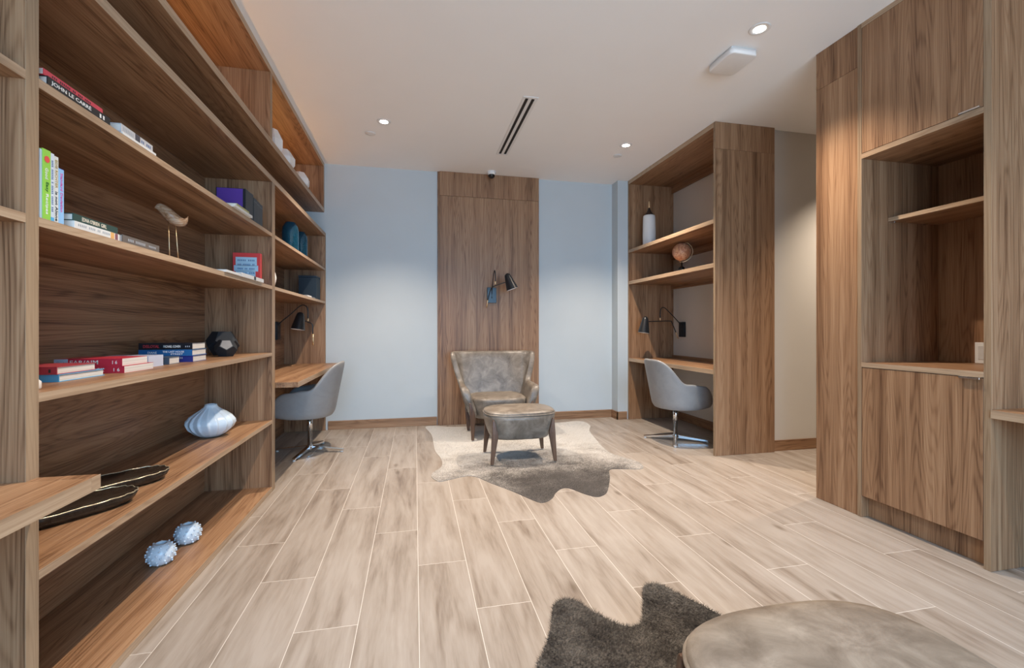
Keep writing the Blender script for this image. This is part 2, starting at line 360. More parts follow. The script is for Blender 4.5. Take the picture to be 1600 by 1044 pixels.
dk = thing('desk', 'walnut desk top cut off by the right edge of the photo, beside the tall cabinet', 'desk', (2.9, .6, .72))
rboard('board', XC-.006, XR+.018, -.45, 1.5675, .722, .761, parent=dk)
cs = thing('side_cabinet', 'walnut back panelling beneath and above the right foreground desk', 'wall panel', (3.2, .6, 0))
box('back_panel', WZ, cs, XR+.001, XR+.018, -.5, 1.567, .762, H-.001, 0); box('back_panel', WZ, cs, XR+.001, XR+.018, -.5, 1.567, .001, .721, 0)
rboard('end_panel', XC, XR, -.5, -.455, .001, H-.001, WZ, EDGEZ, cs)
# ================================================================== CEILING FIXTURES
def downlight(x, y, e, label, cat='ceiling light'):
    t = thing('downlight', label, cat, (x, y, H), group='recessed downlights')
    lathe('trim_ring', [(.036, -.001), (.036, -.0035), (.058, -.0035), (.062, -.001)], WHITE, t, seg=32)
    lathe('lens', [(.035, -.001), (.035, -.003)], GLOW, t, seg=24)
    l = D.lights.new('lamp', 'SPOT'); l.energy = e; l.color = WARM; l.spot_size = math.radians(102); l.spot_blend = 1.0; l.shadow_soft_size = .02
    o = D.objects.new('lamp', l); COL.objects.link(o); o.parent = t; o.location = (0, 0, -.02); return t
labs = ['bright round downlight in the ceiling, left of the long air slot', 'bright round downlight above the right-hand desk niche', 'bright round downlight beside the square white ceiling fixture, near the tall cabinet',
        'downlight just above the left bookcase, out of the frame', 'downlight above the camera by the left desk', 'downlight above the right foreground desk', 'downlight in the side hallway ceiling']
for (x, y, e), lb in zip(DL, labs): downlight(x, y, e*DLK, lb)
for x, y, lb in ((-.408, 4.413, 'flat white sprinkler cap in the ceiling beside the left downlight'), (2.118, 4.426, 'flat white sprinkler cap in the ceiling beside the niche downlight')):
    tag(lathe('sprinkler_cap', [(.03, 0), (.046, -.002), (.046, -.006), (.03, -.0075)], WHITE, None, seg=32), lb, 'sprinkler', 'ceiling sprinkler caps').location = (x, y, H)
v = thing('air_slot', 'long narrow white air diffuser with two dark slots in the ceiling', 'air vent', (.905, 4.055, H))
bm = bmesh.new()
for x0, x1 in ((.842, .866), (.892, .918), (.944, .968)): box_bm(bm, x0, x1, 3.47, 4.64, H-.006, H-.0005, .001)
for y0, y1 in ((3.445, 3.47), (4.64, 4.665)): box_bm(bm, .842, .968, y0, y1, H-.006, H-.0005, .001)
finish(bm, 'frame', WHITE, v)
box('slot', DARKSLOT, v, .866, .892, 3.47, 4.64, H-.0015, H-.0005, 0); box('slot', DARKSLOT, v, .918, .944, 3.47, 4.64, H-.0015, H-.0005, 0)
cm = thing('dome_camera', 'small white dome security camera with a black lens under the ceiling', 'camera', (.885, 5.2, H))
lathe('mount', [(.050, 0), (.052, -.012), (.046, -.034), (.043, -.040)], WHITE, cm); lathe('dome', [(.040, -.040), (.040, -.048), (.036, -.062), (.026, -.073), (.012, -.079), (.001, -.080)], plain('smoked_dome', (.01, .01, .011), .08), cm)
ff = thing('ceiling_fixture', 'square white plastic fixture with rounded corners on the ceiling', 'ceiling fixture', (2.115, 2.66, H))
bm = bmesh.new(); box_bm(bm, -.095, .095, -.115, .115, -.012, -.0005, .004); finish(bm, 'base_plate', WHITE, ff, world=False)
bm = bmesh.new(); box_bm(bm, -.103, .103, -.125, .125, -.048, -.012, 0)
es = [e for e in bm.edges if abs(e.verts[0].co.z-e.verts[1].co.z) > .02]; bmesh.ops.bevel(bm, geom=es, offset=.035, segments=5, profile=.5, affect='EDGES')
bmesh.ops.bevel(bm, geom=[e for e in bm.edges if all(v_.co.z < -.047 for v_ in e.verts)], offset=.009, segments=3, profile=.5, affect='EDGES')
finish(bm, 'cover', WHITE, ff, True, False)
# ================================================================== WALL LAMPS
def wall_lamp(label, plate_c, nrm, pts1, joint, pts2, tip, shade_top, shade_bot):
    """plate centre on the wall, arm 1 points, joint, arm 2 points, tip, shade axis"""
    t = thing('wall_lamp', label, 'wall lamp', plate_c, group='black swing-arm wall lamps')
    n = Vector(nrm); s = Vector((n.y, -n.x, 0)); c = Vector(plate_c)
    bm = bmesh.new()
    a, b_ = c-s*.055-Vector((0, 0, .092)), c+s*.055+n*.026+Vector((0, 0, .092))
    box_bm(bm, min(a.x, b_.x), max(a.x, b_.x), min(a.y, b_.y), max(a.y, b_.y), a.z, b_.z, .002); finish(bm, 'wall_plate', BLACKP, t)
    tube('upper_arm', catmull(pts1), .0055, BLACK, t)
    j = Vector(joint); tube('joint', [j+Vector((0, 0, .018)), j, j-Vector((0, 0, .014))], .0085, BRASS, t)
    tube('lower_arm', catmull(pts2), .0055, BLACK, t)
    e = Vector(pts2[-1]); q = tube('tip', [e, e+(Vector(tip)-e)*.5, Vector(tip)], .0065, BRASS, t)
    A = Vector(shade_top); B = Vector(shade_bot); ax = (B-A); L = ax.length; ax.normalize()
    def cone(name, prof, mat, flip=False):
        bm = bmesh.new(); rings = []; u = ax.orthogonal().normalized(); w_ = ax.cross(u)
        for r, d in prof: rings.append([bm.verts.new(A+ax*(d*L)+u*r*math.cos(2*PI*k/36)+w_*r*math.sin(2*PI*k/36)) for k in range(36)])
        for x, y in zip(rings, rings[1:]):
            for k in range(36): bm.faces.new((x[k], x[(k+1) % 36], y[(k+1) % 36], y[k]))
        bm.faces.new(rings[0][::-1])
        o = finish(bm, name, mat, t, True); return o
    sh = cone('lamp_shade', [(.004, 0), (.018, .02), (.031, .09), (.037, .18), (.068, 1.0)], BLACK)
    inn = cone('shade_lining', [(.003, .05), (.029, .12), (.034, .2), (.0665, .999)], SHADEIN)
    bb_ = cone('bulb', [(.004, .3), (.018, .36), (.026, .5), (.024, .6), (.012, .66), (.001, .67)], WHITE)
    return t
# middle lamp on the panel, arms reaching out from the wall
wall_lamp('black swing-arm wall lamp on the walnut panel above the armchair', (.902, 5.3035, 1.536), (0, -1, 0),
          [(.902, 5.28, 1.50), (.902, 5.265, 1.60), (.896, 5.12, 1.76), (.893, 5.055, 1.80), (.894, 5.02, 1.790), (.896, 5.01, 1.74), (.897, 5.01, 1.665)], (.897, 5.01, 1.655),
          [(1.045, 4.96, 1.675), (.897, 5.01, 1.625), (.868, 5.03, 1.610), (.852, 5.08, 1.58), (.835, 5.17, 1.47)], (.826, 5.20, 1.385),
          (1.018, 4.965, 1.762), (1.082, 4.955, 1.585))
wall_lamp('black swing-arm wall lamp over the desk in the right-hand niche', (XR-.001, 4.94, 1.125), (-1, 0, 0),
          [(3.212, 4.94, 1.10), (3.20, 4.94, 1.185), (3.023, 4.94, 1.359), (2.975, 4.94, 1.392), (2.945, 4.94, 1.388), (2.928, 4.94, 1.350), (2.924, 4.94, 1.262)], (2.924, 4.94, 1.250),
          [(2.75, 4.93, 1.222), (2.924, 4.94, 1.226), (3.065, 4.945, 1.228), (3.085, 4.945, 1.21), (3.14, 4.945, 1.09)], (3.172, 4.945, 1.014),
          (2.725, 4.93, 1.283), (2.697, 4.93, 1.086))
wall_lamp('black swing-arm wall lamp over the far left desk, inside the bookcase bay', (XI+.0005, 5.02, 1.115), (1, 0, 0),
          [(-1.37, 5.0, 1.09), (-1.36, 5.0, 1.185), (-1.248, 5.0, 1.29), (-1.174, 5.0, 1.362), (-1.135, 5.0, 1.382), (-1.10, 5.0, 1.365), (-1.087, 5.0, 1.32), (-1.087, 5.0, 1.235)], (-1.087, 5.0, 1.228),
          [(-1.13, 4.90, 1.235), (-1.087, 5.0, 1.205), (-1.052, 5.0, 1.192), (-1.042, 5.0, 1.16), (-1.038, 5.0, 1.08)], (-1.036, 5.0, .965),
          (-1.128, 4.88, 1.305), (-1.150, 4.86, 1.128))
# ================================================================== SEATING
def sstep(a, b, x):
    t_ = max(0, min(1, (x-a)/(b-a))); return t_*t_*(3-2*t_)
def shell(name, mat, parent, plan, top, z0, lean, th, zin, nv=7, sub=1):
    """U-shaped upholstered shell. plan: outer plan points (x forward) at height 0.45; lean: outward offset per metre of height (by index)"""
    TH = th if isinstance(th, list) else [th]*len(plan)
    bm = bmesh.new(); n = len(plan); P = [Vector((p[0], p[1], 0)) for p in plan]; rings = []
    for i, p in enumerate(P):
        t_ = (P[min(i+1, n-1)]-P[max(i-1, 0)]).normalized(); nr = Vector((t_.y, -t_.x, 0))
        if nr.dot(p-Vector((.0, 0, 0))) < 0: nr = -nr
        zt = top[i]; ln = lean[i]; ring = []
        zb = z0[i] if isinstance(z0, (list, tuple)) else z0
        def o(z, inset): 
            q = p+nr*((z-.45)*ln-inset); return bm.verts.new((q.x, q.y, z))
        hb = zt-zb
        r = min(.025, TH[i]*.45); th = TH[i]
        ring.append(o(zb, th*.55)); ring.append(o(zb+.004, .018)); ring.append(o(zb+.03, 0))
        for k in range(1, nv): ring.append(o(zb+.03+(hb-.03-r)*k/nv, 0))
        ring.append(o(zt-r, 0)); ring.append(o(zt-.004, r*.45)); ring.append(o(zt, th*.5)); ring.append(o(zt-.004, th-r*.45)); ring.append(o(zt-r, th))
        zi = min(zin, zt-r-.02)
        for k in range(1, nv): ring.append(o(zt-r+(zi-zt+r)*k/nv, th))
        ring.append(o(zi, th)); ring.append(o(zb+.02, th))
        rings.append(ring)
    m_ = len(rings[0])
    for a, b_ in zip(rings, rings[1:]):
        for k in range(m_): bm.faces.new((a[k], a[(k+1) % m_], b_[(k+1) % m_], b_[k]))
    bm.faces.new(rings[0][::-1]); bm.faces.new(rings[-1])
    ob = finish(bm, name, mat, parent, True, False)
    md = ob.modifiers.new('s', 'SUBSURF'); md.levels = md.render_levels = sub
    return ob
def superring(hw, hd, n, z, seg=48, cx=0, cy=0):
    out = []
    for i in range(seg):
        a = 2*PI*i/seg; c_, s_ = math.cos(a), math.sin(a)
        out.append((cx+hw*math.copysign(abs(c_)**(2/n), c_), cy+hd*math.copysign(abs(s_)**(2/n), s_), z))
    return out
def stack(name, rings, mat, parent, sm=True):
    bm = bmesh.new(); R = [[bm.verts.new(p) for p in r] for r in rings]; n = len(R[0])
    for a, b_ in zip(R, R[1:]):
        for k in range(n): bm.faces.new((a[k], a[(k+1) % n], b_[(k+1) % n], b_[k]))
    bm.faces.new(R[0][::-1]); bm.faces.new(R[-1])
    return finish(bm, name, mat, parent, sm, False)
def peg(name, parent, x, y, zt, sx, sy, lean=(0, 0), turn=False):
    """tapered mid-century leg: narrow foot, widest at mid height, pointed top on the body side"""
    pr = [(.0, .013, .012), (zt*.30, .0195, .014), (zt*.58, .0265, .016), (zt*.68, .026, .016), (zt*.85, .017, .013), (zt*.98, .0095, .009), (zt, .006, .005)]
    rings = []
    for z, a, b_ in pr:
        q_ = a-.013; cx, cy = x+lean[0]*z-(0 if turn else sx*q_), y+lean[1]*z-(sy*q_ if turn else 0); a, b_ = (b_, a) if turn else (a, b_); rings.append([(cx+i, cy+j, z) for i, j in ((-a, -b_), (a, -b_), (a, b_), (-a, b_))])
    o = stack(name, rings, LEGW, parent, False)
    md = o.modifiers.new('b', 'BEVEL'); md.width = .003; md.segments = 2
    return o
def ottoman(label, loc):
    t = thing('ottoman', label, 'ottoman', loc, group='leather ottomans')
    body = [(.186, .215, .150), (.188, .245, .172), (.205, .262, .188), (.25, .280, .204), (.31, .299, .220), (.36, .309, .229), (.394, .312, .232)]
    stack('body', [superring(a, b_, 2.95, z) for z, a, b_ in body], LEATHER, t)
    stack('piping', [superring(a, b_, 2.95, z) for z, a, b_ in ((.392, .311, .231), (.394, .3145, .2345), (.399, .3155, .2355), (.403, .3145, .2345), (.405, .310, .230))], LEATHER, t)
    topr = [(.4035, .308, .228), (.412, .309, .229), (.422, .300, .220), (.431, .275, .196), (.437, .235, .160), (.441, .17, .11), (.443, .08, .05), (.4435, .01, .008)]
    stack('seat_top', [superring(a, b_, 2.95 if a > .2 else 2.5, z) for z, a, b_ in topr], LEATHER, t)
    for sx in (-1, 1):
        for sy in (-1, 1): peg('leg', t, sx*.273, sy*.200, .365, sx, sy, (-sx*.05, -sy*.04))
    return t
ottoman('taupe leather ottoman with walnut legs on the rug, in front of the armchair', (.898, 3.846, .012))
ottoman('large taupe leather ottoman in the near foreground, cut off by the bottom edge', (.884, .752, .012)).scale = (1.03, 1.03, 1)
# armchair, faces the camera (-Y)
ac = thing('armchair', 'taupe leather wing armchair with walnut legs against the walnut wall panel', 'armchair', (.870, 4.80, .012), -PI/2)
# local x forward; plan from right arm front around the back to the left arm front
def uplan(hw, xb, xf, rc, n_arm=7, n_c=6, n_b=6):
    pts = []
    for i in range(n_arm): pts.append((xf+(xb+rc-xf)*i/n_arm, -hw))
    for i in range(n_c): a = PI/2*i/n_c; pts.append((xb+rc-rc*math.sin(a), -hw+rc-rc*math.cos(a)))
    for i in range(n_b): pts.append((xb, -hw+rc+(2*hw-2*rc)*i/n_b))
    for i in range(n_c): a = PI/2*i/n_c; pts.append((xb+rc-rc*math.cos(a), hw-rc+rc*math.sin(a)))
    for i in range(n_arm+1): pts.append((xb+rc+(xf-xb-rc)*i/n_arm, hw))
    return pts
pl = uplan(.382, -.20, .300, .055, 11, 5, 6)
pl = [(x, y*(1+.045*sstep(-.05, .28, x))) for x, y in pl]
top = []; ln = []; thk = []
for x, y in pl:
    k = sstep(-.165, -.105, x)                 # 0 at the back, 1 on the arms
    arm = .548-.012*sstep(-.05, .2, x)-.06*max(0, (x-.235)/.065)**2
    top.append(.872*(1-k)+arm*k); ln.append(.30*(1-k)+.34*k if abs(y) > .3 else .22); thk.append(.062*(1-k)+(.066+.022*sstep(0, .28, x))*k)
shell('backrest', LEATHER, ac, pl, top, [.205]*len(pl), ln, thk, .36, 7)
seat = [(.20, .255, .255), (.215, .268, .27), (.30, .278, .283), (.375, .285, .29), (.395, .286, .291), (.408, .27, .275), (.420, .22, .225), (.425, .12, .13), (.426, .01, .01)]
stack('seat', [superring(a, b_, 3.4, z, cx=.045) for z, a, b_ in seat], LEATHER, ac)
for sy in (-1, 1):
    peg('leg', ac, .322, sy*.300, .375, 1, sy, (-.02, sy*.06), True); peg('leg', ac, -.135, sy*.290, .25, 1, sy, (-.1, sy*.10), True)
# swivel chairs
def swivel(label, loc, rz, foot):
    t = thing('swivel_chair', label, 'chair', loc, rz, group='grey swivel desk chairs')
    pts = []
    N = 34; hw = .262
    for i in range(N+1):
        s = -1+2*i/N; a = s*PI*.5
        q = abs(s)
        if q < .62: b_ = (q/.62)*PI/2; x = -.235*math.cos(b_)+.0; y = math.copysign(hw*math.sin(b_)**.9, s)
        else: x = (q-.62)/.38*.275; y = math.copysign(hw-.035*((q-.62)/.38)**2, s)
        pts.append((x, y))
    top = []; ln = []; zb = []
    for x, y in pts:
        k = sstep(-.235, -.05, x)
        z = .835*(1-k)+.600*k
        z -= .020*sstep(.0, .12, x)+.13*max(0, (x-.15)/.125)**2.2
        top.append(z-.335+.335); ln.append(.19*(1-k)+.10*k); zb.append(.337+.02*sstep(.1, .275, x))
    shell('shell', GREYL, t, pts, top, zb, ln, .036, .42, 6)
    seat = [(.337, .13, .13), (.340, .20, .20), (.36, .215, .222), (.42, .235, .232), (.445, .236, .233), (.458, .215, .215), (.466, .15, .15), (.468, .01, .01)]
    stack('seat', [superring(a, b_, 2.6, z, cx=.02) for z, a, b_ in seat], GREYL, t)
    lathe('under_plate', [(.02, .322), (.09, .325), (.10, .332), (.10, .338)], BLACK, t)
    lathe('column', [(.019, .03), (.019, .20), (.024, .201), (.024, .325)], CHROME, t)
    lathe('base_hub', [(.030, .018), (.034, .022), (.034, .050), (.026, .062), (.021, .064)], CHROME, t)
    for k in range(4):
        a = foot+k*PI/2; c_, s_ = math.cos(a), math.sin(a)
        rings = []
        for d, hw_, z0, z1 in ((.02, .019, .030, .060), (.16, .017, .022, .042), (.30, .014, .014, .028), (.312, .013, .013, .026)):
            rings.append([(d*c_-v_*s_, d*s_+v_*c_, z) for v_, z in ((-hw_, z0), (hw_, z0), (hw_, z1), (-hw_, z1))])
        f = stack('foot', rings, CHROME, t, False)
        lathe('glide', [(.010, -.0), (.012, .003), (.012, .014)], WHITE, f, (.298*c_, .298*s_, 0), seg=16)
    return t
swivel('grey swivel desk chair on a chrome star base at the right-hand niche desk', (2.596, 4.095, 0), 0, math.radians(57))
swivel('grey swivel desk chair on a chrome star base at the far left desk', (-.948, 4.433, 0), PI, math.radians(78))
# ================================================================== RUGS
def hide_mat(name, stops, sc1, dirv, bias, centre=None):
    m, nt, b = base(name, .85, 0, .15)
    tc = nd(nt, 'ShaderNodeTexCoord'); n = nd(nt, 'ShaderNodeTexNoise'); n.inputs['Scale'].default_value = sc1; n.inputs['Detail'].default_value = 6; n.inputs['Roughness'].default_value = .65
    nt.links.new(tc.outputs['Object'], n.inputs['Vector'])
    dp = nd(nt, 'ShaderNodeVectorMath', operation='DOT_PRODUCT'); nt.links.new(tc.outputs['Object'], dp.inputs[0]); dp.inputs[1].default_value = dirv
    if centre:
        mp = nd(nt, 'ShaderNodeMapping'); mp.inputs['Scale'].default_value = (.8, 1, 0); nt.links.new(tc.outputs['Object'], mp.inputs[0])
        dp = nd(nt, 'ShaderNodeVectorMath', operation='DISTANCE'); nt.links.new(mp.outputs[0], dp.inputs[0]); dp.inputs[1].default_value = (centre[0]*.8, centre[1], 0)
    f = nd(nt, 'ShaderNodeTexNoise'); f.inputs['Scale'].default_value = 130; f.inputs['Detail'].default_value = 3; nt.links.new(tc.outputs['Object'], f.inputs['Vector'])
    v = math_(nt, 'MULTIPLY_ADD', dp.outputs['Value'], .62 if centre else 1.0, math_(nt, 'MULTIPLY_ADD', n.outputs['Fac'], .75, bias))
    v = math_(nt, 'MULTIPLY_ADD', math_(nt, 'SUBTRACT', f.outputs['Fac'], .5), .55, v)
    r = ramp(nt, stops); nt.links.new(v, r.inputs['Fac']); nt.links.new(r.outputs[0], b.inputs['Base Color'])
    return m
def rug(name, label, outline, mat, n, hl, th=.004, fringe=900):
    t = thing(name, label, 'rug', (outline[0][0], outline[0][1], 0))
    P = catmull([(x, y, 0) for x, y in outline+[outline[0]]], 5)[:-1]; pts = [(p.x, p.y) for p in P]
    bm = bmesh.new(); vs = [bm.verts.new((x, y, .0005)) for x, y in pts]; f = bm.faces.new(vs)
    r = bmesh.ops.extrude_face_region(bm, geom=[f]); bmesh.ops.translate(bm, verts=[v_ for v_ in r['geom'] if isinstance(v_, bmesh.types.BMVert)], vec=(0, 0, th))
    bmesh.ops.triangulate(bm, faces=bm.faces)
    finish(bm, 'hide', mat, t)
    # short pile: thin blades rooted in the hide
    ox, oy = outline[0]
    x0, x1 = min(p[0] for p in pts), max(p[0] for p in pts); y0, y1 = min(p[1] for p in pts), max(p[1] for p in pts)
    def inside(x, y):
        c_ = False; j = len(pts)-1
        for i in range(len(pts)):
            xi, yi = pts[i]; xj, yj = pts[j]
            if (yi > y) != (yj > y) and x < (xj-xi)*(y-yi)/(yj-yi)+xi: c_ = not c_
            j = i
        return c_
    V = []; F = []; rnd = random.Random(3)
    def blade(x, y, dx, dy):
        a = rnd.uniform(0, PI); wx, wy = .0009*math.cos(a), .0009*math.sin(a); i = len(V); L = hl*rnd.uniform(.6, 1.2)
        V.extend([(x-wx-ox, y-wy-oy, th), (x+wx-ox, y+wy-oy, th), (x+dx*L-ox, y+dy*L-oy, th+L*rnd.uniform(.35, .8))]); F.append((i, i+1, i+2))
    c = 0
    while c < n:
        x, y = rnd.uniform(x0, x1), rnd.uniform(y0, y1)
        if inside(x, y):
            q = math.sin(x*9+y*5)*.7; blade(x, y, .6+rnd.gauss(q*.3, .5), -.3+rnd.gauss(q, .5)); c += 1
    m_ = len(pts)
    for i in range(m_):
        (xa, ya), (xb, yb) = pts[i], pts[(i+1) % m_]; L = math.hypot(xb-xa, yb-ya)
        if L < 1e-5: continue
        nx, ny = (yb-ya)/L, -(xb-xa)/L
        if inside((xa+xb)/2+nx*.004, (ya+yb)/2+ny*.004): nx, ny = -nx, -ny
        for _ in range(int(L*fringe)):
            u = rnd.random(); blade(xa+(xb-xa)*u, ya+(yb-ya)*u, nx*.8+rnd.gauss(0, .3), ny*.8+rnd.gauss(0, .3))
    me = D.meshes.new('pile'); me.from_pydata(V, [], F); me.update(); o = new_obj('pile', me, mat, t); o['kind'] = 'stuff'
    return t
HIDE1 = hide_mat('pale_cowhide', [(.24, (.075, .067, .062)), (.40, (.135, .122, .112)), (.54, (.29, .268, .245)), (.72, (.46, .43, .395)), (.90, (.58, .56, .53))], 5, (0, 0, 0), -.26, (.95, -2.20))
HIDE2 = hide_mat('dark_cowhide', [(.30, (.014, .012, .011)), (.48, (.045, .039, .034)), (.66, (.11, .098, .085)), (.85, (.20, .18, .155))], 8, (0, 0, 0), .16)
rug('cowhide_rug', 'pale grey and cream cowhide rug under the armchair and its ottoman',
    [(.118, 5.21), (.15, 5.285), (.262, 5.266), (.36, 5.20), (.62, 5.16), (1.0, 5.17), (1.5, 5.14), (1.77, 5.15), (1.906, 5.185), (2.01, 5.12), (2.001, 4.905), (1.893, 4.661), (1.819, 4.322), (1.752, 3.935), (1.757, 3.736), (1.832, 3.578), (1.862, 3.45), (1.803, 3.322), (1.656, 3.344), (1.537, 3.352), (1.451, 3.165), (1.319, 2.918), (1.249, 2.845), (1.193, 2.838), (1.139, 2.908), (1.078, 3.022), (1.024, 3.034), (.953, 2.96), (.895, 2.865), (.818, 2.814), (.766, 2.868), (.666, 3.06), (.541, 3.262), (.453, 3.420), (.371, 3.440), (.244, 3.383), (.168, 3.371), (.126, 3.53), (.217, 3.726), (.224, 3.948), (.186, 4.208), (.181, 4.52), (.175, 4.85)],
    HIDE1, 90000, .010, .003, 0)
rug('cowhide_rug', 'dark brown cowhide rug under the foreground ottoman',
    [(.37, 1.10), (.372, 1.28), (.396, 1.437), (.445, 1.514), (.50, 1.61), (.535, 1.70), (.565, 1.765), (.615, 1.790), (.660, 1.765), (.690, 1.70), (.722, 1.652), (.763, 1.596), (.812, 1.57), (.862, 1.59), (.927, 1.692), (.965, 1.767), (1.005, 1.812), (1.058, 1.805), (1.105, 1.722), (1.157, 1.62), (1.22, 1.50), (1.38, 1.38), (1.62, 1.30), (1.80, 1.12), (1.72, .80), (1.78, .45), (1.65, .10), (1.30, -.05), (1.02, .08), (.80, -.12), (.50, -.02), (.28, .12), (.20, .42), (.30, .72), (.33, .90)],
    HIDE2, 120000, .013)
# ================================================================== BOOKS
def book(label, L, Dp, T, col, M, texts=(), hard=True, group='books on the left bookcase', pages=PAGES, bands=()):
    """local: x along the spine, spine faces -y, z thickness"""
    t = thing('book', label, 'book', (0, 0, 0), group=group); t.matrix_world = M
    c = cover(col); bt = .0022 if hard else .0009; g = .003 if hard else .0004
    bm = bmesh.new(); box_bm(bm, 0, L, 0, Dp, 0, bt, 0); box_bm(bm, 0, L, 0, Dp, T-bt, T, 0); box_bm(bm, 0, L, 0, bt*1.3, bt, T-bt, 0)
    finish(bm, 'cover', c, t, world=False)
    bm = bmesh.new(); box_bm(bm, g, L-g, bt*1.3, Dp-g, bt, T-bt, 0); finish(bm, 'pages', pages, t, world=False)
    for x0, x1, bc_ in bands:
        bm = bmesh.new(); box_bm(bm, x0, x1, -.0003, 0, .0005, T-.0005, 0); finish(bm, 'spine_band', cover(bc_), t, world=False)
    for s, x0, ln_, z0, h_, mt in texts:
        text('spine_text', s, mt, t, ln_, h_, (x0, -.0005, z0), (1, 0, 0), (0, 0, 1), bold=.01)
    return t
def M_lie(x, y, z, rot=0): return Matrix.Translation((x, y, z)) @ Matrix.Rotation(rot, 4, 'Z')
def M_stand(x, y, ztop):
    R = Matrix(((0, -1, 0), (0, 0, 1), (-1, 0, 0))).to_4x4(); return Matrix.Translation((x, y, ztop)) @ R
R90 = PI/2
# top shelf, near stack (spines to the room)
book('black book with white lettering on its spine, at the near end of the upper shelf', .255, .17, .024, (.018, .02, .022), M_lie(-0.9750, 1.4557, 1.807, R90), [('JOHN LE CARRÉ', .012, .155, .004, .016, TXW), ('II', .205, .022, .005, .012, TXW)], group='books on the upper shelf')
book('thin red book lying on top of the black one, upper shelf', .235, .16, .017, (.62, .06, .09), M_lie(-0.9809, 1.4499, 1.8312, R90), [('III IIIIII II III IIII', .03, .15, .006, .006, TXK)], hard=False, group='books on the upper shelf')
book('thin white book flat on the upper shelf under the silver one', .20, .15, .008, (.80, .80, .78), M_lie(-0.9731, 1.7733, 1.807, R90), hard=False, group='books on the upper shelf')
book('silver and black hardback with a rounded spine lying on the upper shelf', .196, .15, .027, (.55, .55, .57), M_lie(-0.9770, 1.7703, 1.8152, R90 +.02), [('IIIIIII', .01, .06, .007, .012, TXGR), ('II III', .12, .06, .008, .010, TXB)], bands=[(.082, .112, (.06, .06, .08))], group='books on the upper shelf')
# standing books
g = 'upright books on the middle shelf'
book('pale blue upright book pressed against the near divider, middle shelf', 0.1850, .14, .008, (.45, .58, .72), M_stand(-0.9770, 1.4318, 1.6242), group=g)
gb = book('lime green upright cookbook with a red badge, middle shelf', 0.1889, .15, .026, (.30, .62, .08), M_stand(-0.9750, 1.4401, 1.6281), [('Good', .050, .030, .007, .010, TXW), ('Easy', .088, .026, .007, .012, TXG), ('Recipes', .120, .055, .007, .011, TXW)], hard=False, group=g)
bm = bmesh.new(); r_ = bmesh.ops.create_circle(bm, cap_ends=True, segments=24, radius=.009); bmesh.ops.rotate(bm, verts=bm.verts, matrix=Matrix.Rotation(PI/2, 3, 'X')); bmesh.ops.translate(bm, verts=bm.verts, vec=(.026, -.0006, .013)); finish(bm, 'badge', cover((.75, .09, .08)), gb, world=False)
book('pale blue-white upright book with fine blue lettering, middle shelf', 0.1865, .15, .014, (.62, .70, .80), M_stand(-0.9760, 1.4658, 1.6257), [('IIII IIIIII I IIIII IIIII III', .02, .14, .005, .005, TXB)], hard=False, group=g, bands=[(.176, .192, (.10, .42, .75))])
book('cream upright book with gold and black lettering, middle shelf', 0.1836, .145, .0165, (.68, .70, .68), M_stand(-0.9770, 1.4798, 1.6228), [('EDIE RICHTER', .010, .078, .005, .008, cover((.45, .33, .10))), ('is not Alone', .098, .082, .005, .009, TXK)], hard=False, group=g)
book('sky blue upright book with pink lettering, last of the upright row', 0.1552, .13, .019, (.30, .55, .85), M_stand(-0.9770, 1.4973, 1.5944), [('Standard Deviation', .012, .110, .006, .009, TXP)], group=g, bands=[(.0, .001, (.05, .07, .4))])
g = 'books lying on the middle shelf'
book('white paperback flat on the middle shelf under the dark green one', .205, .13, .021, (.74, .74, .72), M_lie(-0.9750, 1.5534, 1.439, R90), [('IIIII IIII II IIIII', .015, .14, .008, .007, TXGR)], hard=False, group=g, bands=[(.160, .178, (.75, .42, .15)), (.182, .196, (.25, .10, .12))])
book('dark green hardback with cream lettering on top of the white paperback, middle shelf', .200, .13, .021, (.035, .075, .065), M_lie(-0.9760, 1.5505, 1.4602, R90), [("EDNA O'BRIEN", .035, .075, .005, .012, TXC), ('GIRL', .118, .026, .005, .012, TXC)], group=g)
book('grey-brown hardback lying alone by the bird figure, middle shelf', .225, .15, .026, (.15, .13, .115), M_lie(-0.9770, 1.7781, 1.439, R90), [('IIII IIIIIII', .03, .10, .008, .009, TXGR), ('IIIIII', .155, .045, .009, .007, TXGR)], group=g)
# lower shelf (spines to the camera)
g = 'books on the lower shelf'
z = .972
book('light blue hardback at the bottom of the nearest stack, lower shelf', .27, .215, .024, (.10, .42, .72), M_lie(-1.379, 1.70, z), group=g)
book('dusty red hardback on top of the light blue one, lower shelf', .265, .18, .025, (.42, .05, .07), M_lie(-1.376, 1.695, z+.0242), [('I', .243, .006, .006, .011, TXK)], group=g)
sm = thing('paperweight', 'small white rounded block at the near end of the lower shelf', 'paperweight', (-1.045, 1.492, z))
stack('block', [superring(a, b_, 4, zz, 24) for zz, a, b_ in ((0, .017, .026), (.004, .019, .028), (.022, .019, .028), (.029, .014, .022), (.030, .004, .006))], WHITE, sm)
book('red book with cream page edges under the FAR/AIM book, lower shelf', .225, .195, .027, (.58, .03, .06), M_lie(-1.310, 1.985, z), [('HANDBOOK', .06, .10, .007, .014, TXW), ('1 6', .19, .02, .007, .013, TXW)], hard=False, group=g)
book('red book lettered FAR/AIM on top of its stack, lower shelf', .218, .165, .029, (.58, .03, .06), M_lie(-1.309, 1.983, z+.0272), [('Guide', .008, .030, .010, .009, TXGR), ('FAR/AIM', .050, .090, .008, .015, TXW), ('1 6', .186, .016, .008, .013, TXW)], hard=False, group=g, bands=[(0, .044, (.55, .62, .75))])
book('thick pale blue book behind the red stack, lower shelf', .185, .115, .050, (.55, .62, .78), M_lie(-1.32, 2.245, z, -.02), hard=False, group=g, pages=cover((.60, .66, .80)))
